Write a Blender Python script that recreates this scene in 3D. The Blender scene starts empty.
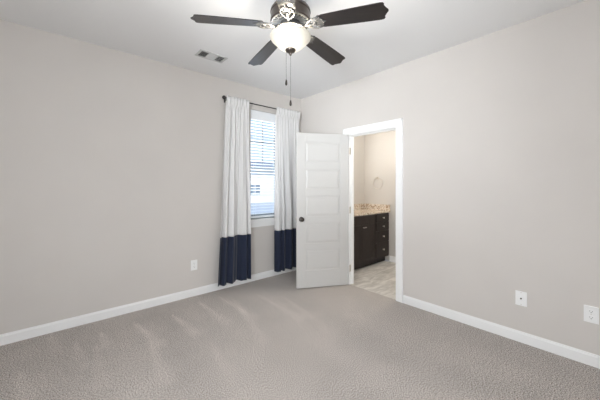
import bpy, bmesh, math, random
from mathutils import Vector, Matrix
random.seed(4)
S = bpy.context.scene
COL = S.collection
PI = math.pi

# ------------------------------------------------------------------ camera
CAMX, CAMY, CAMZ = -3.0314, -3.4501, 1.3412
cd = bpy.data.cameras.new('camera'); cam = bpy.data.objects.new('camera', cd); COL.objects.link(cam)
cd.sensor_width = 36.0; cd.lens = 283.57 * 36 / 600; cd.shift_y = -14.2 / 600; cd.clip_start = 0.05; cd.clip_end = 400
cam.location = (CAMX, CAMY, CAMZ); cam.rotation_euler = (PI / 2, 0, -math.radians(41.118))
S.camera = cam

# ------------------------------------------------------------------ view, world, sun, added daylight fills
S.view_settings.view_transform = 'Standard'; S.view_settings.look = 'None'
S.view_settings.gamma = 1.0; S.view_settings.use_curve_mapping = False
S.view_settings.exposure = 0.11
SKY = 1.02
w = bpy.data.worlds.new('sky'); S.world = w; w.use_nodes = True
nt = w.node_tree; nt.nodes.clear()
out = nt.nodes.new('ShaderNodeOutputWorld'); bg = nt.nodes.new('ShaderNodeBackground')
tc = nt.nodes.new('ShaderNodeTexCoord'); sx = nt.nodes.new('ShaderNodeSeparateXYZ'); cr = nt.nodes.new('ShaderNodeValToRGB')
nt.links.new(tc.outputs['Generated'], sx.inputs[0]); nt.links.new(sx.outputs['Z'], cr.inputs['Fac'])
cr.color_ramp.elements[0].position = 0.0; cr.color_ramp.elements[0].color = (.70, .82, .98, 1)
cr.color_ramp.elements[1].position = 0.6; cr.color_ramp.elements[1].color = (.25, .45, .85, 1)
e = cr.color_ramp.elements.new(0.22); e.color = (.48, .65, .92, 1)
nt.links.new(cr.outputs['Color'], bg.inputs['Color']); bg.inputs['Strength'].default_value = SKY
nt.links.new(bg.outputs[0], out.inputs[0])

def lamp(name, kind, loc, energy, color, **kw):
    d = bpy.data.lights.new(name, kind); d.energy = energy; d.color = color
    o = bpy.data.objects.new(name, d); o.location = loc; COL.objects.link(o)
    for k, v in kw.items(): setattr(d, k, v)
    return o
sun = lamp('sun', 'SUN', (0, -10, 10), 2.6, (1, .96, .9), angle=math.radians(1))
sun.rotation_euler = Vector((-.5, -.8, .7)).to_track_quat('Z', 'Y').to_euler()
# added fills at made-up openings in the unseen rear and left walls
d1 = lamp('fill_rear_opening', 'AREA', (-3.0, -4.27, 1.5), 35, (.94, .97, 1), shape='RECTANGLE', size=1.36, size_y=1.26)
d1.rotation_euler = (PI / 2, 0, 0)
d2 = lamp('fill_side_opening', 'AREA', (-4.07, -3.2, 1.5), 36, (.94, .97, 1), shape='RECTANGLE', size=1.16, size_y=1.26)
d2.rotation_euler = (PI / 2, 0, -PI / 2)
d5 = lamp('fill_side_outer', 'AREA', (-5.6, -4.3, 1.55), 60, (.94, .97, 1), shape='RECTANGLE', size=1.3, size_y=1.2)  # extra fill added outside the side opening, aimed toward the right wall
d5.rotation_euler = (PI / 2, 0, -math.radians(56))
# added fill outside the window, above view, shining down through the blinds
d4 = lamp('fill_above_window', 'AREA', (-.69, 3.0, 3.3), 200, (.90, .95, 1), shape='RECTANGLE', size=2.4, size_y=1.4)
d4.rotation_euler = (math.radians(60), 0, PI)
# added fill outside the window, below view, brightening ceiling and corner
d6 = lamp('fill_below_window', 'AREA', (-.3, 2.6, -.2), 450, (.84, .93, 1), shape='RECTANGLE', size=3.0, size_y=1.6)
d6.rotation_euler = (math.radians(128), 0, PI)
# added fill beyond the made-up side opening, reaching the ceiling and far corner
d7 = lamp('fill_side_low', 'AREA', (-8.2, -5.6, .45), 600, (.90, .95, 1), shape='RECTANGLE', size=2.2, size_y=1.2)
d7.rotation_euler = (Vector((-8.2, -5.6, .45)) - Vector((0, -.9, 2.5))).to_track_quat('Z', 'Y').to_euler()
d3 = lamp('daylight_window', 'AREA', (-.69, .20, 1.64), 1, (.9, .95, 1), shape='RECTANGLE', size=.5, size_y=1.5)
d3.rotation_euler = (PI / 2, 0, PI); d3.data.cycles.is_portal = True
LAMP_E = .62      # glow of the fan's glass bowl
VANITY_E = 33.0
BULB_W = 18.0       # the bulbs standing in the open-topped bowl

# ------------------------------------------------------------------ materials
def mat(name, color, rough=.5, metal=0., spec=.5, bump=0., bscale=50., var=0., vscale=5., emit=None, estr=0., coat=0.):
    m = bpy.data.materials.new(name); m.use_nodes = True
    n = m.node_tree.nodes; l = m.node_tree.links; b = n['Principled BSDF']
    b.inputs['Base Color'].default_value = (*color, 1); b.inputs['Roughness'].default_value = rough
    b.inputs['Metallic'].default_value = metal; b.inputs['Specular IOR Level'].default_value = spec
    b.inputs['Coat Weight'].default_value = coat
    c = n.new('ShaderNodeTexCoord')
    if var > 0:
        t = n.new('ShaderNodeTexNoise'); t.inputs['Scale'].default_value = vscale; t.inputs['Detail'].default_value = 4
        l.new(c.outputs['Object'], t.inputs['Vector'])
        r = n.new('ShaderNodeValToRGB'); l.new(t.outputs['Fac'], r.inputs['Fac'])
        r.color_ramp.elements[0].position = .3; r.color_ramp.elements[1].position = .7
        r.color_ramp.elements[0].color = (*[max(0, x * (1 - var)) for x in color], 1)
        r.color_ramp.elements[1].color = (*[min(1, x * (1 + var)) for x in color], 1)
        l.new(r.outputs['Color'], b.inputs['Base Color'])
    if bump > 0:
        t = n.new('ShaderNodeTexNoise'); t.inputs['Scale'].default_value = bscale; t.inputs['Detail'].default_value = 3
        l.new(c.outputs['Object'], t.inputs['Vector'])
        bp = n.new('ShaderNodeBump'); bp.inputs['Strength'].default_value = bump; bp.inputs['Distance'].default_value = .004
        l.new(t.outputs['Fac'], bp.inputs['Height']); l.new(bp.outputs[0], b.inputs['Normal'])
    if emit: b.inputs['Emission Color'].default_value = (*emit, 1); b.inputs['Emission Strength'].default_value = estr
    return m
M = {}
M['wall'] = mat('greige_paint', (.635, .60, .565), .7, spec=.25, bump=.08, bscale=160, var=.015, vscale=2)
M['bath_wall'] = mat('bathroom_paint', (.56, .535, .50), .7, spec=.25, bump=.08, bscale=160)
M['ceiling'] = mat('ceiling_paint', (.84, .84, .84), .8, spec=.2, bump=.1, bscale=120)
M['trim'] = mat('white_trim_paint', (.86, .86, .85), .35, spec=.4, bump=.02, bscale=40)
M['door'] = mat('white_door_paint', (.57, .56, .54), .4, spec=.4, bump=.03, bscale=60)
M['plastic'] = mat('white_plastic', (.88, .88, .87), .3)
M['black'] = mat('dark_slot', (.03, .03, .03), .6)
M['bronze'] = mat('oil_rubbed_bronze', (.035, .028, .024), .3, metal=.6, var=.2, vscale=30)
M['motor'] = mat('dark_bronze_housing', (.085, .07, .06), .33, metal=.7, var=.2, vscale=20)
M['pewter'] = mat('polished_pewter', (.10, .098, .095), .5, metal=.5, var=.12, vscale=60)
M['vent_metal'] = mat('satin_vent_metal', (.50, .50, .50), .4, metal=.6, var=.05, vscale=20)
M['nickel'] = mat('satin_nickel', (.62, .58, .52), .3, metal=.9, var=.05, vscale=20)
M['rod'] = mat('dark_rod_metal', (.05, .045, .045), .4, metal=.5, var=.1, vscale=20)
M['slat'] = mat('white_blind_slat', (.86, .88, .90), .4, var=.02, vscale=10)
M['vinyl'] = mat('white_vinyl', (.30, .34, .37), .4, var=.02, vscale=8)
M['chain'] = mat('bronze_chain', (.12, .11, .10), .4, metal=.6)
M['bulb'] = mat('lit_frosted_bulb', (1, .9, .75), .4, emit=(1, .92, .82), estr=VANITY_E)
M['fill_glow'] = mat('added_fill_glow', (.8, .78, .72), .4, emit=(1, .93, .84), estr=3.0)  # glow of the added bathroom fill lamp
M['siding'] = mat('white_siding', (.85, .84, .80), .6, var=.04, vscale=1)
M['shingle'] = mat('grey_shingle', (.33, .36, .40), .9, var=.25, vscale=6)
M['house_glass'] = mat('dark_house_glass', (.22, .27, .32), .2)
M['grass'] = mat('pale_concrete', (.62, .65, .66), .9, var=.08, vscale=2, bump=.2, bscale=60)
M['caster_white'] = mat('vent_white_enamel', (.55, .55, .54), .4)

def wood(name, c1, c2, rough, coat=0., scale=(2, 30, 30), spec=.5):
    m = bpy.data.materials.new(name); m.use_nodes = True; n = m.node_tree.nodes; l = m.node_tree.links; b = n['Principled BSDF']
    c = n.new('ShaderNodeTexCoord'); mp = n.new('ShaderNodeMapping'); mp.inputs['Scale'].default_value = scale
    t = n.new('ShaderNodeTexNoise'); t.inputs['Scale'].default_value = 3; t.inputs['Detail'].default_value = 5; t.inputs['Distortion'].default_value = .4
    r = n.new('ShaderNodeValToRGB'); r.color_ramp.elements[0].position = .35; r.color_ramp.elements[1].position = .7
    r.color_ramp.elements[0].color = (*c1, 1); r.color_ramp.elements[1].color = (*c2, 1)
    l.new(c.outputs['Object'], mp.inputs[0]); l.new(mp.outputs[0], t.inputs['Vector']); l.new(t.outputs['Fac'], r.inputs['Fac'])
    l.new(r.outputs['Color'], b.inputs['Base Color']); b.inputs['Roughness'].default_value = rough; b.inputs['Coat Weight'].default_value = coat
    b.inputs['Specular IOR Level'].default_value = spec; b.inputs['Coat Roughness'].default_value = .2
    return m
M['blade'] = wood('espresso_blade', (.012, .010, .010), (.022, .016, .015), .30, .25)
M['cabinet'] = wood('espresso_cabinet', (.014, .009, .007), (.028, .019, .016), .55, .0, scale=(30, 30, 2))

# cloths
def cloth(name, col, trans):
    m = bpy.data.materials.new(name); m.use_nodes = True; n = m.node_tree.nodes; l = m.node_tree.links; b = n['Principled BSDF']
    b.inputs['Roughness'].default_value = .85; b.inputs['Sheen Weight'].default_value = .2; b.inputs['Specular IOR Level'].default_value = .2
    c = n.new('ShaderNodeTexCoord'); t = n.new('ShaderNodeTexNoise'); t.inputs['Scale'].default_value = 220; l.new(c.outputs['Object'], t.inputs['Vector'])
    mx = n.new('ShaderNodeMix'); mx.data_type = 'RGBA'; mx.inputs['A'].default_value = (*[x * .9 for x in col], 1); mx.inputs['B'].default_value = (*[min(1, x * 1.08) for x in col], 1)
    l.new(t.outputs['Fac'], mx.inputs['Factor']); l.new(mx.outputs['Result'], b.inputs['Base Color'])
    bp = n.new('ShaderNodeBump'); bp.inputs['Strength'].default_value = .15; bp.inputs['Distance'].default_value = .002
    l.new(t.outputs['Fac'], bp.inputs['Height']); l.new(bp.outputs[0], b.inputs['Normal'])
    if trans:
        tr = n.new('ShaderNodeBsdfTranslucent'); tr.inputs['Color'].default_value = (*col, 1)
        ms = n.new('ShaderNodeMixShader'); ms.inputs[0].default_value = trans
        l.new(b.outputs[0], ms.inputs[1]); l.new(tr.outputs[0], ms.inputs[2]); l.new(ms.outputs[0], n['Material Output'].inputs['Surface'])
    return m
M['white_cloth'] = cloth('white_linen', (.86, .85, .84), .22)
M['navy_cloth'] = cloth('navy_linen', (.020, .027, .052), 0)

# glass
m = bpy.data.materials.new('window_glass'); m.use_nodes = True; n = m.node_tree.nodes; l = m.node_tree.links
tr = n.new('ShaderNodeBsdfTransparent'); gl = n.new('ShaderNodeBsdfGlossy'); gl.inputs['Roughness'].default_value = .02; ms = n.new('ShaderNodeMixShader')
fr = n.new('ShaderNodeFresnel'); fr.inputs['IOR'].default_value = 1.3; l.new(fr.outputs[0], ms.inputs[0])
l.new(tr.outputs[0], ms.inputs[1]); l.new(gl.outputs[0], ms.inputs[2]); l.new(ms.outputs[0], n['Material Output'].inputs['Surface']); M['glass'] = m

# glowing alabaster bowl
m = mat('lit_alabaster_glass', (.48, .45, .38), .3); n = m.node_tree.nodes; l = m.node_tree.links; b = n['Principled BSDF']
c = n.new('ShaderNodeTexCoord'); t = n.new('ShaderNodeTexNoise'); t.inputs['Scale'].default_value = 9; t.inputs['Distortion'].default_value = 1.5; t.inputs['Detail'].default_value = 4
l.new(c.outputs['Object'], t.inputs['Vector'])
sp = n.new('ShaderNodeSeparateXYZ'); l.new(c.outputs['Object'], sp.inputs[0])
mr = n.new('ShaderNodeMapRange'); mr.inputs['From Min'].default_value = -.16; mr.inputs['From Max'].default_value = -.065     # bulbs sit low: base of glass glows most
mr.inputs['To Min'].default_value = 1.5; mr.inputs['To Max'].default_value = .12; l.new(sp.outputs['Z'], mr.inputs['Value'])
ad = n.new('ShaderNodeMath'); ad.operation = 'MULTIPLY_ADD'; ad.inputs[1].default_value = .35; ad.inputs[2].default_value = -.17
l.new(t.outputs['Fac'], ad.inputs[0]); a2 = n.new('ShaderNodeMath'); a2.operation = 'ADD'; l.new(ad.outputs[0], a2.inputs[0]); l.new(mr.outputs[0], a2.inputs[1])
a3 = n.new('ShaderNodeMath'); a3.operation = 'MULTIPLY'; a3.inputs[1].default_value = LAMP_E; l.new(a2.outputs[0], a3.inputs[0])
b.inputs['Emission Color'].default_value = (1, .93, .80, 1); l.new(a3.outputs[0], b.inputs['Emission Strength']); M['bowl'] = m

# carpet: speckled pile, with the vacuum's nap marks stored per vertex
m = bpy.data.materials.new('cut_pile_carpet'); m.use_nodes = True; n = m.node_tree.nodes; l = m.node_tree.links; b = n['Principled BSDF']
b.inputs['Roughness'].default_value = .95; b.inputs['Specular IOR Level'].default_value = .1; b.inputs['Sheen Weight'].default_value = .15
c = n.new('ShaderNodeTexCoord')
t1 = n.new('ShaderNodeTexNoise'); t1.inputs['Scale'].default_value = 125; t1.inputs['Detail'].default_value = 5; t1.inputs['Roughness'].default_value = .85
t2 = n.new('ShaderNodeTexNoise'); t2.inputs['Scale'].default_value = 5; t2.inputs['Detail'].default_value = 3
l.new(c.outputs['Object'], t1.inputs['Vector']); l.new(c.outputs['Object'], t2.inputs['Vector'])
r1 = n.new('ShaderNodeValToRGB'); r1.color_ramp.elements[0].position = .42; r1.color_ramp.elements[1].position = .58
r1.color_ramp.elements[0].color = (.125, .107, .092, 1); r1.color_ramp.elements[1].color = (.75, .685, .635, 1)
l.new(t1.outputs['Fac'], r1.inputs['Fac'])
at = n.new('ShaderNodeAttribute'); at.attribute_name = 'nap'
mm = n.new('ShaderNodeMath'); mm.operation = 'MULTIPLY_ADD'; mm.inputs[1].default_value = .22; mm.inputs[2].default_value = .89; l.new(t2.outputs['Fac'], mm.inputs[0])
m2 = n.new('ShaderNodeMath'); m2.operation = 'MULTIPLY'; l.new(mm.outputs[0], m2.inputs[0]); l.new(at.outputs['Fac'], m2.inputs[1])
vm = n.new('ShaderNodeVectorMath'); vm.operation = 'SCALE'; l.new(r1.outputs['Color'], vm.inputs[0]); l.new(m2.outputs[0], vm.inputs['Scale'])
l.new(vm.outputs[0], b.inputs['Base Color'])
bp = n.new('ShaderNodeBump'); bp.inputs['Strength'].default_value = .35; bp.inputs['Distance'].default_value = .006
l.new(t1.outputs['Fac'], bp.inputs['Height']); l.new(bp.outputs[0], b.inputs['Normal']); M['carpet'] = m

# bathroom tile
m = bpy.data.materials.new('stone_look_tile'); m.use_nodes = True; n = m.node_tree.nodes; l = m.node_tree.links; b = n['Principled BSDF']
b.inputs['Roughness'].default_value = .4
c = n.new('ShaderNodeTexCoord'); mp = n.new('ShaderNodeMapping'); mp.inputs['Scale'].default_value = (1, 1, 1)
br = n.new('ShaderNodeTexBrick'); br.inputs['Scale'].default_value = 1; br.inputs['Brick Width'].default_value = .6; br.inputs['Row Height'].default_value = .3
br.inputs['Mortar Size'].default_value = .004; br.inputs['Color1'].default_value = (1, 1, 1, 1); br.inputs['Color2'].default_value = (.9, .9, .9, 1); br.inputs['Mortar'].default_value = (.72, .70, .68, 1)
l.new(c.outputs['Object'], br.inputs['Vector'])
mp.inputs['Scale'].default_value = (2, 7, 1); mp.inputs['Rotation'].default_value = (0, 0, .25); l.new(c.outputs['Object'], mp.inputs[0])
t = n.new('ShaderNodeTexNoise'); t.inputs['Scale'].default_value = 2.2; t.inputs['Detail'].default_value = 6; t.inputs['Distortion'].default_value = .8; l.new(mp.outputs[0], t.inputs['Vector'])
r = n.new('ShaderNodeValToRGB'); r.color_ramp.elements[0].position = .35; r.color_ramp.elements[1].position = .68
r.color_ramp.elements[0].color = (.50, .47, .43, 1); r.color_ramp.elements[1].color = (.80, .77, .72, 1); l.new(t.outputs['Fac'], r.inputs['Fac'])
mx = n.new('ShaderNodeMix'); mx.data_type = 'RGBA'; mx.blend_type = 'MULTIPLY'; mx.inputs['Factor'].default_value = 1
l.new(r.outputs['Color'], mx.inputs['A']); l.new(br.outputs['Color'], mx.inputs['B']); l.new(mx.outputs['Result'], b.inputs['Base Color']); M['tile'] = m

# granite
m = bpy.data.materials.new('speckled_granite'); m.use_nodes = True; n = m.node_tree.nodes; l = m.node_tree.links; b = n['Principled BSDF']
b.inputs['Roughness'].default_value = .15
c = n.new('ShaderNodeTexCoord'); t = n.new('ShaderNodeTexNoise'); t.inputs['Scale'].default_value = 38; t.inputs['Detail'].default_value = 5; t.inputs['Distortion'].default_value = .8
l.new(c.outputs['Object'], t.inputs['Vector'])
r = n.new('ShaderNodeValToRGB'); cr_ = r.color_ramp; cr_.elements[0].position = .34; cr_.elements[0].color = (.26, .17, .11, 1)
cr_.elements[1].position = .66; cr_.elements[1].color = (.74, .69, .61, 1)
e = cr_.elements.new(.44); e.color = (.44, .33, .24, 1); e = cr_.elements.new(.52); e.color = (.66, .57, .46, 1)
l.new(t.outputs['Fac'], r.inputs['Fac']); l.new(r.outputs['Color'], b.inputs['Base Color']); M['granite'] = m

# ------------------------------------------------------------------ mesh helpers
def obj(name, bm, material, parent=None, smooth=False, bevel=0., seg=2, angle=40):
    me = bpy.data.meshes.new(name); bmesh.ops.recalc_face_normals(bm, faces=bm.faces); bm.to_mesh(me); bm.free()
    o = bpy.data.objects.new(name, me); COL.objects.link(o); me.materials.append(M[material])
    if parent: o.parent = parent
    if smooth:
        for p in me.polygons: p.use_smooth = True
        me.set_sharp_from_angle(angle=math.radians(angle))
    if bevel:
        md = o.modifiers.new('bevel', 'BEVEL'); md.width = bevel; md.segments = seg; md.limit_method = 'ANGLE'
    return o
def thing(name, label, cat, loc=(0, 0, 0), rotz=0., group=None):
    o = bpy.data.objects.new(name, None); COL.objects.link(o); o.empty_display_size = .1
    o.location = loc; o.rotation_euler = (0, 0, rotz); return tag(o, label, cat, group)
def tag(o, label, cat, group=None):
    o['label'] = label; o['category'] = cat
    if group: o['group'] = group
    return o
def struct(o): o['kind'] = 'structure'; return o
def box(bm, a, b, mtx=None):
    vs = [bm.verts.new((x, y, z)) for x in (a[0], b[0]) for y in (a[1], b[1]) for z in (a[2], b[2])]
    for f in ((0, 1, 3, 2), (4, 6, 7, 5), (0, 4, 5, 1), (2, 3, 7, 6), (0, 2, 6, 4), (1, 5, 7, 3)):
        bm.faces.new([vs[i] for i in f])
    if mtx: bmesh.ops.transform(bm, matrix=mtx, verts=vs)
    return vs
def boxes(*bs):
    bm = bmesh.new()
    for a, b in bs: box(bm, a, b)
    return bm
def lathe(bm, prof, seg=48, mtx=None):
    rings = []
    vs = []
    for r, z in prof:
        if r < 1e-6: v = bm.verts.new((0, 0, z)); rings.append([v]); vs.append(v)
        else:
            rg = [bm.verts.new((r * math.cos(2 * PI * i / seg), r * math.sin(2 * PI * i / seg), z)) for i in range(seg)]
            rings.append(rg); vs += rg
    for A, B in zip(rings, rings[1:]):
        for i in range(seg):
            j = (i + 1) % seg
            if len(A) == 1 and len(B) == 1: continue
            if len(A) == 1: bm.faces.new((A[0], B[i], B[j]))
            elif len(B) == 1: bm.faces.new((A[i], B[0], A[j]))
            else: bm.faces.new((A[i], B[i], B[j], A[j]))
    if mtx: bmesh.ops.transform(bm, matrix=mtx, verts=vs)
def tube(bm, pts, r, seg=10, closed=False):
    pts = [Vector(p) for p in pts]; n_ = len(pts); rings = []
    up = Vector((0, 0, 1))
    for i, p in enumerate(pts):
        a = pts[i - 1] if (i > 0 or closed) else p; b = pts[(i + 1) % n_] if (i < n_ - 1 or closed) else p
        d = (b - a).normalized(); u = d.cross(up)
        if u.length < .05: u = d.cross(Vector((1, 0, 0)))
        u.normalize(); v = d.cross(u)
        rr = r[i] if isinstance(r, (list, tuple)) else r
        rings.append([bm.verts.new(p + u * rr * math.cos(2 * PI * k / seg) + v * rr * math.sin(2 * PI * k / seg)) for k in range(seg)])
    pairs = list(zip(rings, rings[1:])) + ([(rings[-1], rings[0])] if closed else [])
    for A, B in pairs:
        for k in range(seg):
            bm.faces.new((A[k], A[(k + 1) % seg], B[(k + 1) % seg], B[k]))
    if not closed: bm.faces.new(rings[0]); bm.faces.new(rings[-1])
def prism(bm, outline, z0, z1, mtx=None):
    lo = [bm.verts.new((x, y, z0)) for x, y in outline]; hi = [bm.verts.new((x, y, z1)) for x, y in outline]
    bm.faces.new(lo); bm.faces.new(hi); n_ = len(lo)
    for i in range(n_): bm.faces.new((lo[i], lo[(i + 1) % n_], hi[(i + 1) % n_], hi[i]))
    if mtx: bmesh.ops.transform(bm, matrix=mtx, verts=lo + hi)

# ------------------------------------------------------------------ room shell
X0, Y0, H = -4.0, -4.2, 2.74                    # room: x -4..0, y -4.2..0
WX0, WX1, WZ0, WZ1 = -.938, -.405, .865, 2.42    # window opening
DY0, DY1, DZ = -.975, -1.70, 2.04               # doorway in the right wall
T = .14
BX = 1.49; BY = -.155; BYF = -2.5               # bathroom
struct(obj('wall_left', boxes(((X0 - T, 0, 0), (WX0, T, H)), ((WX1, 0, 0), (T, T, H)), ((WX0, 0, 0), (WX1, T, WZ0)), ((WX0, 0, WZ1), (WX1, T, H))), 'wall'))
struct(obj('wall_right', boxes(((0, DY0, 0), (.10, 0, H)), ((0, Y0 - T, 0), (.10, DY1, H)), ((0, DY1, DZ), (.10, DY0, H))), 'wall'))
struct(obj('wall_rear', boxes(((X0 - T, Y0 - T, 0), (-3.7, Y0, H)), ((-2.3, Y0 - T, 0), (0, Y0, H)), ((-3.7, Y0 - T, 0), (-2.3, Y0, .85)), ((-3.7, Y0 - T, 2.15), (-2.3, Y0, H))), 'wall'))  # opening made up to admit the rear fill
struct(obj('wall_far_left', boxes(((X0 - T, Y0, 0), (X0, -3.8, H)), ((X0 - T, -2.6, 0), (X0, 0, H)), ((X0 - T, -3.8, 0), (X0, -2.6, .85)), ((X0 - T, -3.8, 2.15), (X0, -2.6, H))), 'wall'))  # opening made up to admit the side fills
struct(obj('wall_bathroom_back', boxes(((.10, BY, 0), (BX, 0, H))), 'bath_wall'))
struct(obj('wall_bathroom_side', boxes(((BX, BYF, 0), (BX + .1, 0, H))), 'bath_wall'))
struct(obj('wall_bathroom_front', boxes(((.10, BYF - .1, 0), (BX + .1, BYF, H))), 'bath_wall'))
struct(obj('ceiling', boxes(((X0 - T, Y0 - T, H), (BX + .1, T, H + .1))), 'ceiling'))
struct(obj('floor_bathroom', boxes(((0.012, BYF, -.08), (BX, BY, -.004))), 'tile'))
struct(obj('sun_block_roof', boxes(((X0 - 3, Y0 - 3.2, 2.5), (.5, Y0 - T, 2.6)), ((X0 - 3.2, Y0 - T, 2.5), (X0 - T, .5, 2.6))), 'trim'))  # unseen roof added to keep the sun out of the made-up openings

struct(obj('light_block_wall', boxes(((X0 - T, Y0 - 1.5, -.6), (X0 - .02, Y0 - T - .001, 2.5))), 'siding'))  # unseen wall added to stop the side fill leaking through the rear opening
# carpeted floor with nap marks
NX, NY = 200, 210
bm = bmesh.new()
def seg_d(px, py, a, b):
    ax, ay = a; bx_, by_ = b; dx, dy = bx_ - ax, by_ - ay
    L = dx * dx + dy * dy; t_ = max(0, min(1, ((px - ax) * dx + (py - ay) * dy) / L))
    return math.hypot(px - ax - t_ * dx, py - ay - t_ * dy), t_
STREAKS = []   # filled from measured places on the floor (start, end, gain)
def on_floor(u, v):
    th = math.radians(41.118); dpt = CAMZ * 283.57 / (v - 185.8); lat = (u - 300) / 283.57 * dpt
    return (CAMX + dpt * math.sin(th) + lat * math.cos(th), CAMY + dpt * math.cos(th) - lat * math.sin(th))
for (a, b_, g) in (((134, 323), (160, 344), .16), ((172, 315), (196, 333), .16), ((199, 302), (226, 322), .14), ((219, 297), (256, 318), .12),
                   ((101, 332), (106, 347), .12), ((75, 342), (84, 366), .10), ((50, 334), (56, 350), .08), ((234, 300), (264, 340), .10), ((212, 345), (232, 380), .07),
                   ((150, 340), (165, 380), .09), ((95, 345), (104, 385), .09), ((255, 293), (300, 318), .08), ((282, 296), (330, 330), .07), ((20, 372), (24, 398), .08)):
    STREAKS.append((on_floor(*a), on_floor(*b_), g))
W = {}
nap = []
for j in range(NY + 1):
    for i in range(NX + 1):
        x = X0 + (0.012 - X0) * i / NX; y = Y0 - Y0 * j / NY
        W[i, j] = bm.verts.new((x, y, 0))
        g = 1.0 + .05 * math.sin(x * 9.0 + .8 * math.sin(y * 2.3)) * (1 if math.sin(x * 4.5) > 0 else .4)
        for a, b_, k in STREAKS:
            d_, t_ = seg_d(x, y, a, b_)
            wd = .016 + .07 * t_
            g += 2.2 * k * max(0, 1 - d_ / wd) * (1 - .5 * t_)
        nap.append(g)
for j in range(NY):
    for i in range(NX): bm.faces.new((W[i, j], W[i + 1, j], W[i + 1, j + 1], W[i, j + 1]))
me = bpy.data.meshes.new('floor'); bm.to_mesh(me); bm.free(); me.materials.append(M['carpet'])
att = me.attributes.new('nap', 'FLOAT', 'POINT'); att.data.foreach_set('value', nap)
fl = bpy.data.objects.new('floor', me); COL.objects.link(fl); struct(fl)

# baseboards (profiled)
def base(name, p, q, nrm, h=.092, t=.014):
    bm = bmesh.new(); p = Vector((*p, 0)); q = Vector((*q, 0)); nv = Vector((*nrm, 0))
    prof = [(0.0005, 0.001), (t, 0.001), (t, h - .018), (t * .6, h - .008), (t * .5, h), (0.0005, h)]
    A = [bm.verts.new(p + nv * a + Vector((0, 0, z))) for a, z in prof]; B = [bm.verts.new(q + nv * a + Vector((0, 0, z))) for a, z in prof]
    bm.faces.new(A); bm.faces.new(B)
    for k in range(len(prof)): bm.faces.new((A[k], B[k], B[(k + 1) % len(prof)], A[(k + 1) % len(prof)]))
    return struct(obj(name, bm, 'trim'))
base('baseboard_left', (X0, 0), (0, 0), (0, -1))
base('baseboard_right', (0, DY1 - .083), (0, Y0), (-1, 0))
base('baseboard_right_corner', (0, -.015), (0, DY0 + .083), (-1, 0))
base('baseboard_far_left', (X0, Y0), (X0, -.015), (1, 0))
base('baseboard_rear', (X0 + .015, Y0), (-.015, Y0), (0, 1))
base('baseboard_bathroom', (BX, BYF), (BX, -.70), (-1, 0), h=.10)

# doorway lining, casing
bm = bmesh.new()
for x0, x1 in ((-.016, -.0005), (.1005, .114)):
    for s, (ya, yb, za, zb) in enumerate(((DY0 - .006, DY0 + .078, 0, DZ + .078), (DY1 - .078, DY1 + .006, 0, DZ + .078), (DY1 + .006, DY0 - .006, DZ - .006, DZ + .078))):
        box(bm, (x0, ya, za), (x1, yb, zb))
xs = -.016
# raised outer back-band of the casing
box(bm, (-.022, DY0 + .058, 0), (-.016, DY0 + .078, DZ + .078)); box(bm, (-.022, DY1 - .078, 0), (-.016, DY1 - .058, DZ + .078))
box(bm, (-.022, DY1 - .078, DZ + .058), (-.016, DY0 + .078, DZ + .078))
struct(obj('trim_1', bm, 'trim', bevel=.002))
bm = bmesh.new()
box(bm, (-.0005, DY0 - .018, 0), (.1005, DY0, DZ)); box(bm, (-.0005, DY1, 0), (.1005, DY1 + .018, DZ)); box(bm, (-.0005, DY1, DZ - .018), (.1005, DY0, DZ))
box(bm, (.045, DY0 - .03, 0), (.08, DY0 - .018, DZ - .018)); box(bm, (.045, DY1 + .018, 0), (.08, DY1 + .03, DZ - .018)); box(bm, (.045, DY1 + .018, DZ - .03), (.08, DY0 - .018, DZ - .018))
struct(obj('trim_2', bm, 'trim', bevel=.0015))

# ------------------------------------------------------------------ door: five flat panels, standing open
DW, DH, DT = .712, 2.018, .035
door = bpy.data.objects.new('door_1', None); COL.objects.link(door); struct(door)
door.location = (-.014, DY0 + .002, .012)
ang = math.atan2(.341, -.625); door.rotation_euler = (0, 0, ang)        # local +x runs from hinge to latch; local +y is the side seen
# local: hinge line at x=0; face seen at local y=+DT
def door_leaf():
    bm = bmesh.new()
    st = .115; rails = [.225]; ph = .272; z = .225; cuts = []
    gap = (DH - .225 - .115 - 5 * ph) / 4
    for k in range(5): cuts.append((z, z + ph)); z += ph + gap
    D = .010                      # depth of the moulded recess
    box(bm, (0, D, 0), (DW, DT - D, DH))
    for ya, yb in ((0, D), (DT - D, DT)):
        box(bm, (0, ya, 0), (st, yb, DH)); box(bm, (DW - st, ya, 0), (DW, yb, DH))
        zs = [0] + [c for pr in cuts for c in pr] + [DH]
        for k in range(0, len(zs), 2): box(bm, (st, ya, zs[k]), (DW - st, yb, zs[k + 1]))
    # raised field with sloping edges in each panel
    for za, zb in cuts:
        for side in (0, 1):
            y_in = D if side == 0 else DT - D; y_out = D * .35 if side == 0 else DT - D * .35
            a0, a1 = st + .012, DW - st - .012; b0, b1 = za + .012, zb - .012; q = .022
            lo = [bm.verts.new(v) for v in ((a0, y_in, b0), (a1, y_in, b0), (a1, y_in, b1), (a0, y_in, b1))]
            hi = [bm.verts.new(v) for v in ((a0 + q, y_out, b0 + q), (a1 - q, y_out, b0 + q), (a1 - q, y_out, b1 - q), (a0 + q, y_out, b1 - q))]
            bm.faces.new(hi)
            for k in range(4): bm.faces.new((lo[k], lo[(k + 1) % 4], hi[(k + 1) % 4], hi[k]))
    return bm
obj('door_leaf', door_leaf(), 'door', door, bevel=.0025)
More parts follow.
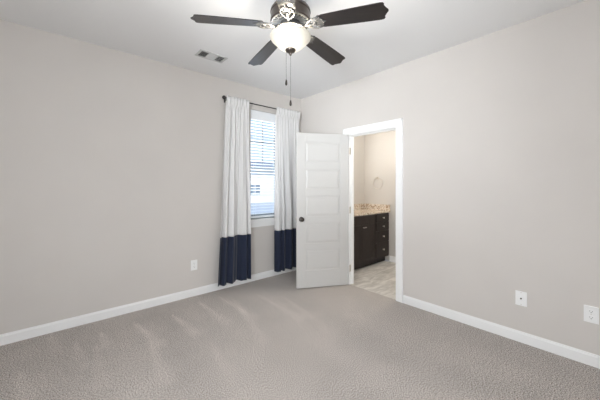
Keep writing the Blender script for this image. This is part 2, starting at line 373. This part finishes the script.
for s in (1, -1):
    kb = bmesh.new()
    prof = [(0, 0), (.032, 0), (.032, .004), (.028, .009), (.012, .012), (.010, .028), (.016, .034), (.026, .042), (.0285, .052), (.026, .061), (.016, .067), (0, .069)]
    lathe(kb, prof, 32, Matrix.Translation((DW - .062, DT if s == 1 else 0, .895)) @ Matrix.Rotation(-PI / 2 * s, 4, 'X'))
    o = obj('door_knob', kb, 'bronze', door, smooth=True); o['label'] = 'round dark bronze knob'
o = obj('latch_plate', boxes(((DW, .006, .865), (DW + .0015, .029, .925)), ((DW + .0015, .012, .887), (DW + .009, .023, .903))), 'nickel', door)
for z in (.21, 1.0, 1.80):
    hb = bmesh.new()
    tube(hb, [(-.004, -.004, z - .045), (-.004, -.004, z + .045)], .0065, 12)
    box(hb, (-.0015, 0, z - .045), (-.0002, .032, z + .045))
    o = obj('hinge', hb, 'nickel', door)
# jamb-side hinge leaves
for z in (.222, 1.012, 1.812):
    o = obj('hinge_plate', boxes(((.002, DY0 - .0205, z - .045), (.036, DY0 - .018, z + .045))), 'nickel'); struct(o)
    o.parent = door; o.matrix_parent_inverse = (Matrix.Translation(door.location) @ Matrix.Rotation(ang, 4, 'Z')).inverted()
    del o['kind']

# ------------------------------------------------------------------ window
win = bpy.data.objects.new('window_1', None); COL.objects.link(win); struct(win); win.location = (0, 0, 0)
def frame_bm(x0, x1, z0, z1, y0, y1, t, tb=None):
    tb = tb or t
    return boxes(((x0, y0, z0), (x0 + t, y1, z1)), ((x1 - t, y0, z0), (x1, y1, z1)), ((x0 + t, y0, z0), (x1 - t, y1, z0 + tb)), ((x0 + t, y0, z1 - t), (x1 - t, y1, z1)))
a0, a1 = WX0 + .002, WX1 - .002
ZM = 1.60
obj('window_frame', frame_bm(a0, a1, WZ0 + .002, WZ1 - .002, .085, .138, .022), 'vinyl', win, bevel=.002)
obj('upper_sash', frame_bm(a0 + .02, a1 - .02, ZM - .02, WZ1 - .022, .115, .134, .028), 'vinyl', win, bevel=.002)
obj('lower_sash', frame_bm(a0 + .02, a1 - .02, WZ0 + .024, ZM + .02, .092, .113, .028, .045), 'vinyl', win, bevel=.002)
xc = (WX0 + WX1) / 2
mu = boxes(((xc - .012 + .012, .119, ZM), (xc + .024, .130, WZ1 - .05)), ((a0 + .045, .119, 1.972), (a1 - .045, .130, 1.996)))
obj('muntin', mu, 'vinyl', win)
obj('pane', boxes(((a0 + .045, .1235, ZM), (a1 - .045, .1255, WZ1 - .05))), 'glass', win)
obj('pane', boxes(((a0 + .045, .1015, WZ0 + .06), (a1 - .045, .1035, ZM))), 'glass', win)
obj('window_sill', boxes(((WX0 - .05, -.03, WZ0 - .02), (WX1 + .05, .0, WZ0 + .001)), ((WX0 + .001, 0, WZ0 - .001), (WX1 - .001, .088, WZ0 + .0015))), 'trim', win, bevel=.003)
obj('apron', boxes(((WX0 - .035, -.014, WZ0 - .11), (WX1 + .035, -.0005, WZ0 - .02))), 'trim', win, bevel=.003)

bl = thing('window_blind', 'white horizontal slat blind lowered and open in the window', 'blind', (xc, .045, 0))
hw = (WX1 - WX0) / 2 - .006
obj('valance', boxes(((-hw, -.036, 2.285), (hw, -.026, WZ1 - .003)), ((-hw + .003, -.026, 2.36), (hw - .003, .026, WZ1 - .003))), 'slat', bl, bevel=.003)
zz = 2.315 - .02; k = 0; SL = []
while zz > .93: SL.append(zz); zz -= .0425
for z in SL:
    sb = bmesh.new(); N = 6; top = []; bot = []
    for i in range(N + 1):
        y = -.025 + .05 * i / N; cz = .003 * (1 - (2 * i / N - 1) ** 2) - .09 * (y)   # gentle crown, room edge tilted up
        top.append((y, cz)); bot.append((y, cz - .0028))
    ring = top + bot[::-1]
    A = [sb.verts.new((-hw + .004, y, z + c_)) for y, c_ in ring]; B = [sb.verts.new((hw - .004, y, z + c_)) for y, c_ in ring]
    sb.faces.new(A); sb.faces.new(B)
    for i in range(len(ring)): sb.faces.new((A[i], B[i], B[(i + 1) % len(ring)], A[(i + 1) % len(ring)]))
    obj('slat', sb, 'slat', bl)
obj('bottom_rail', boxes(((-hw + .004, -.025, .882), (hw - .004, .025, .905))), 'slat', bl, bevel=.004)
for x in (-hw + .09, hw - .09):
    cb = bmesh.new(); tube(cb, [(x, -.0265, .9), (x, -.0265, 2.36)], .0012, 6); tube(cb, [(x, .0275, .9), (x, .0275, 2.36)], .0012, 6); obj('ladder_cord', cb, 'slat', bl)

# ------------------------------------------------------------------ curtains and rod
RODZ, RODY = 2.470, -.085
rod = thing('curtain_rod', 'thin dark metal curtain rod with ball finial above the window', 'curtain rod', (-.74, RODY, RODZ))
rb = bmesh.new(); tube(rb, [(-.622, 0, 0), (.64, 0, 0)], .0075, 14); obj('pole', rb, 'rod', rod, smooth=True)
fb = bmesh.new(); lathe(fb, [(0, -.025), (.010, -.022), (.0215, -.012), (.025, 0), (.0215, .012), (.012, .022), (.009, .028), (.011, .032), (0, .036)], 24, Matrix.Translation((-.642, 0, 0)) @ Matrix.Rotation(PI / 2, 4, 'Y')); obj('finial', fb, 'rod', rod, smooth=True)
for x in (-.595, .61):
    kb = bmesh.new(); tube(kb, [(x, .083, -.008), (x, .03, -.016), (x, 0, -.012)], .005, 8)
    box(kb, (x - .009, .0785, -.04), (x + .009, .084, .03)); obj('bracket', kb, 'rod', rod)

def curtain(label, xt0, xt1, xb0, xb1, zbot, zband, phase, nb, nt_, seed):
    rnd = random.Random(seed)
    root = thing('curtain', label, 'curtain', ((xt0 + xt1) / 2, RODY, 0), group='curtains at the window')
    ox = (xt0 + xt1) / 2; ztop = RODZ + .028
    jit = [rnd.uniform(-.5, .5) for _ in range(6)]
    def pos(s, z):
        q = (ztop - z) / (ztop - zbot); qq = min(1, q * 1.6)
        x0 = xt0 + (xb0 - xt0) * q; x1 = xt1 + (xb1 - xt1) * q
        w1 = s * nb + .25 * math.sin(2 * PI * (s * 1.3 + jit[0])) + .04 * math.sin(5 * q + jit[1])
        w2 = s * nt_ + .15 * math.sin(2 * PI * (s * 2.1 + jit[2]))
        fb_ = math.sin(2 * PI * w1 + phase); ft = math.sin(2 * PI * w2 + phase)
        f = fb_ * qq + ft * (1 - qq) * .55 + .22 * math.sin(2 * PI * w1 * 2.7 + jit[3] + 2 * q)
        amp = .013 + .027 * qq
        at_rod = math.exp(-((z - RODZ) / .03) ** 2)
        y = f * amp * (1 - .0 * at_rod)
        kz = min(1, max(0, (RODZ - .02 - z) / .12)); y = y * kz + (1 - kz) * (-.0125 - .007 * (1 + ft))
        x = x0 + (x1 - x0) * s + .012 * math.cos(2 * PI * w1 + phase) * qq * (1 if .03 < s < .97 else 0)
        y -= .018 * q
        return Vector((x - ox, min(y, .062), z))
    def sheet(z0, z1, rows, hem=0., out_=0.):
        bm = bmesh.new(); NC = 150; V = []
        for r in range(rows + 1):
            row = []
            for c_ in range(NC + 1):
                s = c_ / NC; z = z1 + (z0 - z1) * r / rows
                if r == rows: z += hem * math.sin(2 * PI * s * nb + phase)
                p = pos(s, z); p.y -= out_; row.append(bm.verts.new(p))
            V.append(row)
        for r in range(rows):
            for c_ in range(NC): bm.faces.new((V[r][c_], V[r][c_ + 1], V[r + 1][c_ + 1], V[r + 1][c_]))
        return bm
    up = obj('upper_cloth', sheet(zband, ztop, 60, .003), 'white_cloth', root, smooth=True, angle=180); up['label'] = 'white cloth upper part'
    lo = obj('hem_band', sheet(zbot, zband + .004, 24, .006), 'navy_cloth', root, smooth=True, angle=180); lo['label'] = 'navy blue bottom band'
    for o, th_ in ((up, .0014), (lo, .0022)):
        md = o.modifiers.new('solid', 'SOLIDIFY'); md.thickness = th_; md.offset = 0
    return root
curtain('white curtain with navy band hanging left of the window', -1.352, -1.020, -1.492, -1.014, .090, .685, .6, 3.6, 7.5, 3)
curtain('white curtain with navy band between the window and open door', -.568, -.112, -.592, -.105, .088, .682, 2.4, 4.2, 9.0, 8)

# ------------------------------------------------------------------ ceiling fan
FX, FY = -1.770, -1.9035
fan = thing('ceiling_fan', 'five-blade ceiling fan with dark blades and lit glass bowl', 'ceiling fan', (FX, FY, 2.45))
Z = lambda z: z - 2.45
b_ = bmesh.new(); lathe(b_, [(0, Z(2.739)), (.075, Z(2.739)), (.078, Z(2.70)), (.06, Z(2.675)), (.04, Z(2.66)), (.04, Z(2.60)), (0, Z(2.60))]); obj('canopy', b_, 'motor', fan, smooth=True)
b_ = bmesh.new(); lathe(b_, [(0, Z(2.625)), (.08, Z(2.622)), (.125, Z(2.59)), (.139, Z(2.57)), (.142, Z(2.555)), (.138, Z(2.548)), (.140, Z(2.50)), (.142, Z(2.492)), (.138, Z(2.484)), (.130, Z(2.484)), (.128, Z(2.492)), (0, Z(2.492))])
obj('motor_housing', b_, 'motor', fan, smooth=True, angle=30)
b_ = bmesh.new()
for i in range(28):
    a = 2 * PI * i / 28; mt = Matrix.Rotation(a, 4, 'Z')
    box(b_, (.072, -.005, Z(2.482)), (.131, .005, Z(2.489)), mt)
for ra, rb_ in ((.066, .074), (.094, .099), (.126, .134)):
    lathe(b_, [(ra, Z(2.489)), (ra, Z(2.481)), (rb_, Z(2.481)), (rb_, Z(2.489)), (ra, Z(2.489))], 64)
obj('vent_ring', b_, 'vent_metal', fan)
b_ = bmesh.new(); lathe(b_, [(0, Z(2.492)), (.07, Z(2.49)), (.073, Z(2.47)), (.07, Z(2.452)), (.055, Z(2.446)), (.055, Z(2.438)), (.104, Z(2.436)), (.108, Z(2.431)), (.104, Z(2.426)), (.02, Z(2.422)), (.012, Z(2.41)), (.012, Z(2.303)), (0, Z(2.303))])
obj('light_fitter', b_, 'pewter', fan, smooth=True, angle=30)
b_ = bmesh.new()
lathe(b_, [(.126, Z(2.398)), (.140, Z(2.396)), (.1445, Z(2.387)), (.142, Z(2.378)), (.136, Z(2.368)), (.131, Z(2.365)), (.125, Z(2.357)), (.119, Z(2.353)), (.105, Z(2.338)), (.088, Z(2.322)), (.066, Z(2.306)), (.05, Z(2.300)), (.03, Z(2.297)), (0, Z(2.297)), (0, Z(2.303)), (.048, Z(2.306)), (.085, Z(2.326)), (.112, Z(2.352)), (.128, Z(2.375)), (.126, Z(2.398))], 64)
for i_ in range(3):
    a_ = 2 * PI * i_ / 3 + .9; lb = lamp('fan_bulb', 'POINT', (FX + .06 * math.cos(a_), FY + .06 * math.sin(a_), 2.362), BULB_W / 3, (1, .93, .82)); lb.data.shadow_soft_size = .02
o = obj('glass_bowl', b_, 'bowl', fan, smooth=True, angle=60); o['label'] = 'glowing cream glass bowl'
b_ = bmesh.new(); lathe(b_, [(0, Z(2.30)), (.036, Z(2.298)), (.037, Z(2.292)), (.030, Z(2.283)), (.016, Z(2.276)), (.010, Z(2.268)), (.009, Z(2.262)), (.005, Z(2.256)), (0, Z(2.254))], 32)
obj('bowl_finial', b_, 'motor', fan, smooth=True, angle=60)
def chain(x, y, ztop, zfob, fobl):
    b_ = bmesh.new(); z = ztop; tube(b_, [(x, y, Z(ztop)), (x, y, Z(zfob))], .0009, 6)
    while z > zfob:
        bmesh.ops.create_icosphere(b_, subdivisions=1, radius=.0017, matrix=Matrix.Translation((x, y, Z(z)))); z -= .0055
    c_ = obj('pull_chain', b_, 'chain', fan)
    b_ = bmesh.new(); lathe(b_, [(0, 0), (.004, -.001), (.0055, -.006), (.0075, -.018), (.0085, -fobl * .72), (.006, -fobl * .93), (0, -fobl)], 16, Matrix.Translation((x, y, Z(zfob))))
    f = obj('chain_fob', b_, 'bronze', c_, smooth=True, angle=60)
th = math.radians(41.118)
chain(-.030 * math.cos(th), .030 * math.sin(th), 2.29, 2.088, .042)
chain(.001, 0, 2.256, 1.944, .042)

def blade_outline():
    up = [(.195, .030), (.200, .046), (.212, .0545), (.225, .052), (.238, .056), (.36, .062), (.50, .0675), (.615, .070), (.632, .067), (.640, .056), (.637, .046), (.643, .034), (.653, .018), (.662, .006)]
    return up + [(x, -y) for x, y in up[::-1]]
PH = .1558; DROOP = math.atan2(.040, .66)
PITCH = math.radians(-11)
for k in range(5):
    A = PH + k * 2 * PI / 5
    base_m = Matrix.Rotation(A, 4, 'Z') @ Matrix.Translation((0, 0, Z(2.462))) @ Matrix.Rotation(DROOP, 4, 'Y') @ Matrix.Rotation(PITCH, 4, 'X')
    bb = bmesh.new(); prism(bb, blade_outline(), 0, .006)
    o = obj('blade', bb, 'blade', fan, bevel=.0018); o.matrix_local = base_m
    ib = bmesh.new()
    # bracket: stem, two curling arms, pierced scalloped plate screwed under the blade
    tube(ib, [(.075, 0, .004), (.11, 0, -.010), (.15, 0, -.012), (.19, 0, -.007)], [.010, .0085, .0085, .007], 10)
    for s in (1, -1):
        tube(ib, [(.118, 0, -.010), (.135, s * .018, -.009), (.160, s * .036, -.007), (.190, s * .046, -.006), (.212, s * .042, -.005)], [.004, .0065, .007, .006, .005], 8)
        tube(ib, [(.170, 0, -.008), (.185, s * .014, -.007), (.200, s * .024, -.006), (.214, s * .020, -.005)], .004, 8)
    pl_ = [(.186, 0), (.190, .020), (.198, .030), (.192, .044), (.204, .052), (.222, .048), (.228, .036), (.240, .028), (.238, .014), (.262, .0)]
    prism(ib, pl_ + [(x, -y) for x, y in pl_[-2:0:-1]], -.005, -.0002)
    for px, py in ((.215, .030), (.215, -.030), (.242, 0)):
        lathe(ib, [(0, -.0078), (.004, -.007), (.0055, -.005), (0, -.005)], 12, Matrix.Translation((px, py, 0)))
    o = obj('blade_bracket', ib, 'pewter', fan, smooth=True, angle=35); o.matrix_local = base_m

# ------------------------------------------------------------------ ceiling register
vt = thing('ceiling_vent', 'white rectangular metal air register in the ceiling', 'vent', (-1.738, -.518, H))
LX, LY = .152, .083
obj('vent_frame', boxes(((-LX, -LY, -.009), (LX, -LY + .02, -.0005)), ((-LX, LY - .02, -.009), (LX, LY, -.0005)), ((-LX, -LY + .02, -.009), (-LX + .022, LY - .02, -.0005)), ((LX - .022, -LY + .02, -.009), (LX, LY - .02, -.0005)),
                        ((-.052, -LY + .02, -.008), (-.047, LY - .02, -.0005)), ((.047, -LY + .02, -.008), (.052, LY - .02, -.0005))), 'caster_white', vt, bevel=.0015)
obj('duct_backing', boxes(((-LX + .02, -LY + .018, -.0018), (LX - .02, LY - .018, -.0004))), 'black', vt)
for x0, x1, tl in ((-LX + .022, -.052, -.95), (.052, LX - .022, -.55)):
    n_ = 6
    for i in range(n_):
        x = x0 + (i + .5) * (x1 - x0) / n_; sb = bmesh.new()
        box(sb, (-.005, -LY + .021, -.0005), (.005, LY - .021, .0005), Matrix.Translation((x, 0, -.0052)) @ Matrix.Rotation(tl, 4, 'Y'))
        obj('louver', sb, 'caster_white', vt)
for i in range(7):
    y = -LY + .02 + (i + .5) * (2 * LY - .04) / 7; sb = bmesh.new()
    box(sb, (-.046, -.0068, -.0005), (.046, .0068, .0005), Matrix.Translation((0, y, -.0052)) @ Matrix.Rotation(-.5, 4, 'X'))
    obj('louver', sb, 'caster_white', vt)

# ------------------------------------------------------------------ wall plates
def plate(name, label, loc, rz, kind):
    r = thing(name, label, 'outlet' if kind != 'jack' else 'wall jack', loc, rz, 'wall outlets' if kind != 'jack' else None)     # local -y faces the room
    w_, h_ = .040, .062
    obj('cover_plate', boxes(((-w_, -.006, -h_), (w_, -.0005, h_))), 'plastic', r, bevel=.003)
    if kind == 'jack':
        b_ = bmesh.new(); lathe(b_, [(0, .0), (.007, 0), (.007, .004), (.0045, .004), (.0045, .010), (0, .010)], 6, Matrix.Translation((0, -.006, 0)) @ Matrix.Rotation(PI / 2, 4, 'X'))
        obj('coax_socket', b_, 'bronze', r)
    else:
        for z in (.0225, -.0225):
            b_ = bmesh.new(); prism(b_, [(.0165 * math.cos(t) * 1.05, max(-.014, min(.014, .018 * math.sin(t)))) for t in [2 * PI * i / 32 for i in range(32)]], .006, .0085, Matrix.Translation((0, 0, z)) @ Matrix.Rotation(PI / 2, 4, 'X'))
            s_ = obj('receptacle', b_, 'plastic', r)
            obj('slots', boxes(((-.008, -.0088, z - .001), (-.006, -.0084, z + .008)), ((.006, -.0088, z - .001), (.008, -.0084, z + .008)), ((-.0025, -.0088, z - .010), (.0025, -.0084, z - .005))), 'black', s_)
    sc = (.05, -.05) if kind == 'jack' else (0,)
    for z in sc:
        b_ = bmesh.new(); lathe(b_, [(0, .0), (.0035, 0), (.003, .0012), (0, .0015)], 12, Matrix.Translation((0, -.006, z)) @ Matrix.Rotation(PI / 2, 4, 'X')); obj('screw', b_, 'nickel', r)
    return r
plate('wall_outlet', 'white duplex outlet on the wall left of the curtains', (-1.733, 0, .377), 0, 'duplex')
plate('coax_plate', 'white single cable jack plate on the right wall', (0, -2.865, .375), -PI / 2, 'jack')
plate('wall_outlet', 'white duplex outlet at far right on the right wall', (0, -3.285, .381), -PI / 2, 'duplex')

# ------------------------------------------------------------------ bathroom vanity
VY = -.685                     # cabinet face
van = thing('vanity_cabinet', 'dark espresso bathroom vanity cabinet with doors and drawers', 'cabinet', (.9, VY, 0))
vx0, vx1 = .30 - .9, 1.475 - .9; D_ = (BY - .004) - VY
obj('cabinet_body', boxes(((vx0, .019, .10), (vx1, D_, .868)), ((vx0, .07, 0), (vx1, D_, .10)), ((vx0, 0, .10), (vx1, .019, .868))), 'cabinet', van)
def front(name, x0, x1, z0, z1, parent, rail=.05):
    b_ = boxes(((x0, -.012, z0), (x1, -.0005, z1)))
    if rail:
        for a, b2 in (((x0, -.019, z0), (x0 + rail, -.012, z1)), ((x1 - rail, -.019, z0), (x1, -.012, z1)), ((x0 + rail, -.019, z0), (x1 - rail, -.012, z0 + rail)), ((x0 + rail, -.019, z1 - rail), (x1 - rail, -.012, z1))): box(b_, a, b2)
    else: box(b_, (x0, -.019, z0), (x1, -.012, z1))
    return obj(name, b_, 'cabinet', parent, bevel=.0018)
def knob(x, z, parent):
    b_ = bmesh.new(); lathe(b_, [(0, 0), (.007, 0), (.006, .012), (.013, .018), (.0155, .025), (.012, .030), (0, .032)], 20, Matrix.Translation((x, -.019, z)) @ Matrix.Rotation(PI / 2, 4, 'X'))
    return obj('knob', b_, 'nickel', parent, smooth=True)
o_ = -.9
for z0, z1 in ((.725, .858), (.578, .712), (.382, .565), (.125, .369)):
    d_ = front('drawer', 1.075 + o_, 1.455 + o_, z0, z1, van, 0); knob(1.265 + o_, (z0 + z1) / 2, d_)
front('false_drawer_front', .335 + o_, 1.01 + o_, .725, .858, van, 0)
for x0, x1, pull in ((.335, .667, .385), (.677, 1.01, .735)):
    d_ = front('door', x0 + o_, x1 + o_, .125, .71, van)
    b_ = bmesh.new(); xp = pull + o_; zp = .672
    tube(b_, [(xp - .032, -.019, zp), (xp - .032, -.040, zp), (xp + .032, -.040, zp), (xp + .032, -.019, zp)], .0055, 8); obj('handle', b_, 'nickel', d_, smooth=True)
ct = thing('vanity_countertop', 'speckled tan granite countertop on the bathroom vanity', 'countertop', (.9, VY, .869))
obj('slab', boxes(((vx0, -.03, .0), (BX - .002 - .9, D_, .032))), 'granite', ct, bevel=.004)
obj('backsplash', boxes(((vx0, D_ - .02, .0322), (BX - .002 - .9, D_, .135))), 'granite', ct, bevel=.002)
obj('side_splash', boxes(((BX - .022 - .9, -.025, .0322), (BX - .002 - .9, D_ - .0203, .135))), 'granite', ct, bevel=.002)
# towel ring
tr_ = thing('towel_ring', 'round nickel towel ring on the bathroom wall above the vanity', 'towel ring', (BX, -.455, 1.485))
b_ = bmesh.new(); box(b_, (-.012, -.026, -.026), (-.0005, .026, .026)); tube(b_, [(-.012, 0, 0), (-.045, 0, 0)], .009, 12); box(b_, (-.058, -.016, -.016), (-.042, .016, .016)); obj('mount', b_, 'nickel', tr_, bevel=.002)
b_ = bmesh.new(); R_ = .098; tube(b_, [(-.05, -.03 + R_ * math.sin(2 * PI * i / 48), -.102 + R_ * math.cos(2 * PI * i / 48)) for i in range(48)], .0048, 8, True); obj('ring', b_, 'nickel', tr_, smooth=True)
# vanity light (above, just out of the doorway's view)
vl = thing('vanity_light', 'three-bulb bar light on the wall above the bathroom vanity', 'light', (.62, BY, 2.08))
obj('back_plate', boxes(((-.27, -.025, -.05), (.27, -.001, .05))), 'nickel', vl, bevel=.004)
for x in (-.19, 0, .19):
    b_ = bmesh.new(); tube(b_, [(x, -.025, 0), (x, -.09, 0), (x, -.09, -.02)], .010, 10); lathe(b_, [(0, -.02), (.028, -.02), (.030, -.045), (.02, -.05), (0, -.05)], 20, Matrix.Translation((x, -.09, 0))); a_ = obj('lamp_holder', b_, 'nickel', vl, smooth=True)
    b_ = bmesh.new(); bmesh.ops.create_uvsphere(b_, u_segments=20, v_segments=14, radius=.045, matrix=Matrix.Translation((x, -.09, -.09))); obj('bulb', b_, 'bulb', a_, smooth=True)

bc = lamp('bathroom_fill', 'POINT', (.75, -1.55, 2.60), 34, (1, .95, .88)); bc.data.shadow_soft_size = .12  # unseen lamp added to brighten the bathroom floor
cf = bmesh.new(); lathe(cf, [(0, .0), (.16, 0), (.165, -.02), (.15, -.03), (0, -.03)], 40, Matrix.Translation((.75, -1.55, 2.7395)))
tag(obj('bathroom_fill_base', cf, 'fill_glow', smooth=True, angle=30), 'added unseen glowing fill lamp base on the bathroom ceiling', 'lamp')
# ------------------------------------------------------------------ outdoors beyond the blind
struct(obj('ground', boxes(((-60, T, -.7), (80, 120, -.6))), 'grass'))
hs = thing('neighbouring_house', 'white house with low grey roof outside the window', 'house', (12.9, 24, -.6))
b_ = boxes(((-9, 0, 0), (9, 9, 3.7)))
for i in range(24): box(b_, (-9, -.02, .1 + i * .15), (9, 0, .23 + i * .15))
obj('wall', b_, 'siding', hs)
b_ = bmesh.new()
pr = [(-.6, 3.65), (4.5, 5.0), (9.6, 3.65), (9.6, 3.8), (4.5, 5.2), (-.6, 3.8)]
A = [b_.verts.new((-9.5, y, z)) for y, z in pr]; B = [b_.verts.new((9.5, y, z)) for y, z in pr]; b_.faces.new(A); b_.faces.new(B)
for i in range(6): b_.faces.new((A[i], B[i], B[(i + 1) % 6], A[(i + 1) % 6]))
obj('roof', b_, 'shingle', hs)
for x in (-6.4, -3.4, 0.5, 4.2):
    wf = obj('window', frame_bm(x, x + 1.5, .9, 2.2, -.08, -.021, .09), 'siding', hs)
    obj('pane', boxes(((x + .09, -.06, .99), (x + 1.41, -.03, 2.11))), 'house_glass', wf)
    obj('muntin', boxes(((x + .72, -.075, .99), (x + .78, -.061, 2.11)), ((x + .09, -.075, 1.52), (x + .72, -.061, 1.57)), ((x + .78, -.075, 1.52), (x + 1.41, -.061, 1.57))), 'siding', wf)
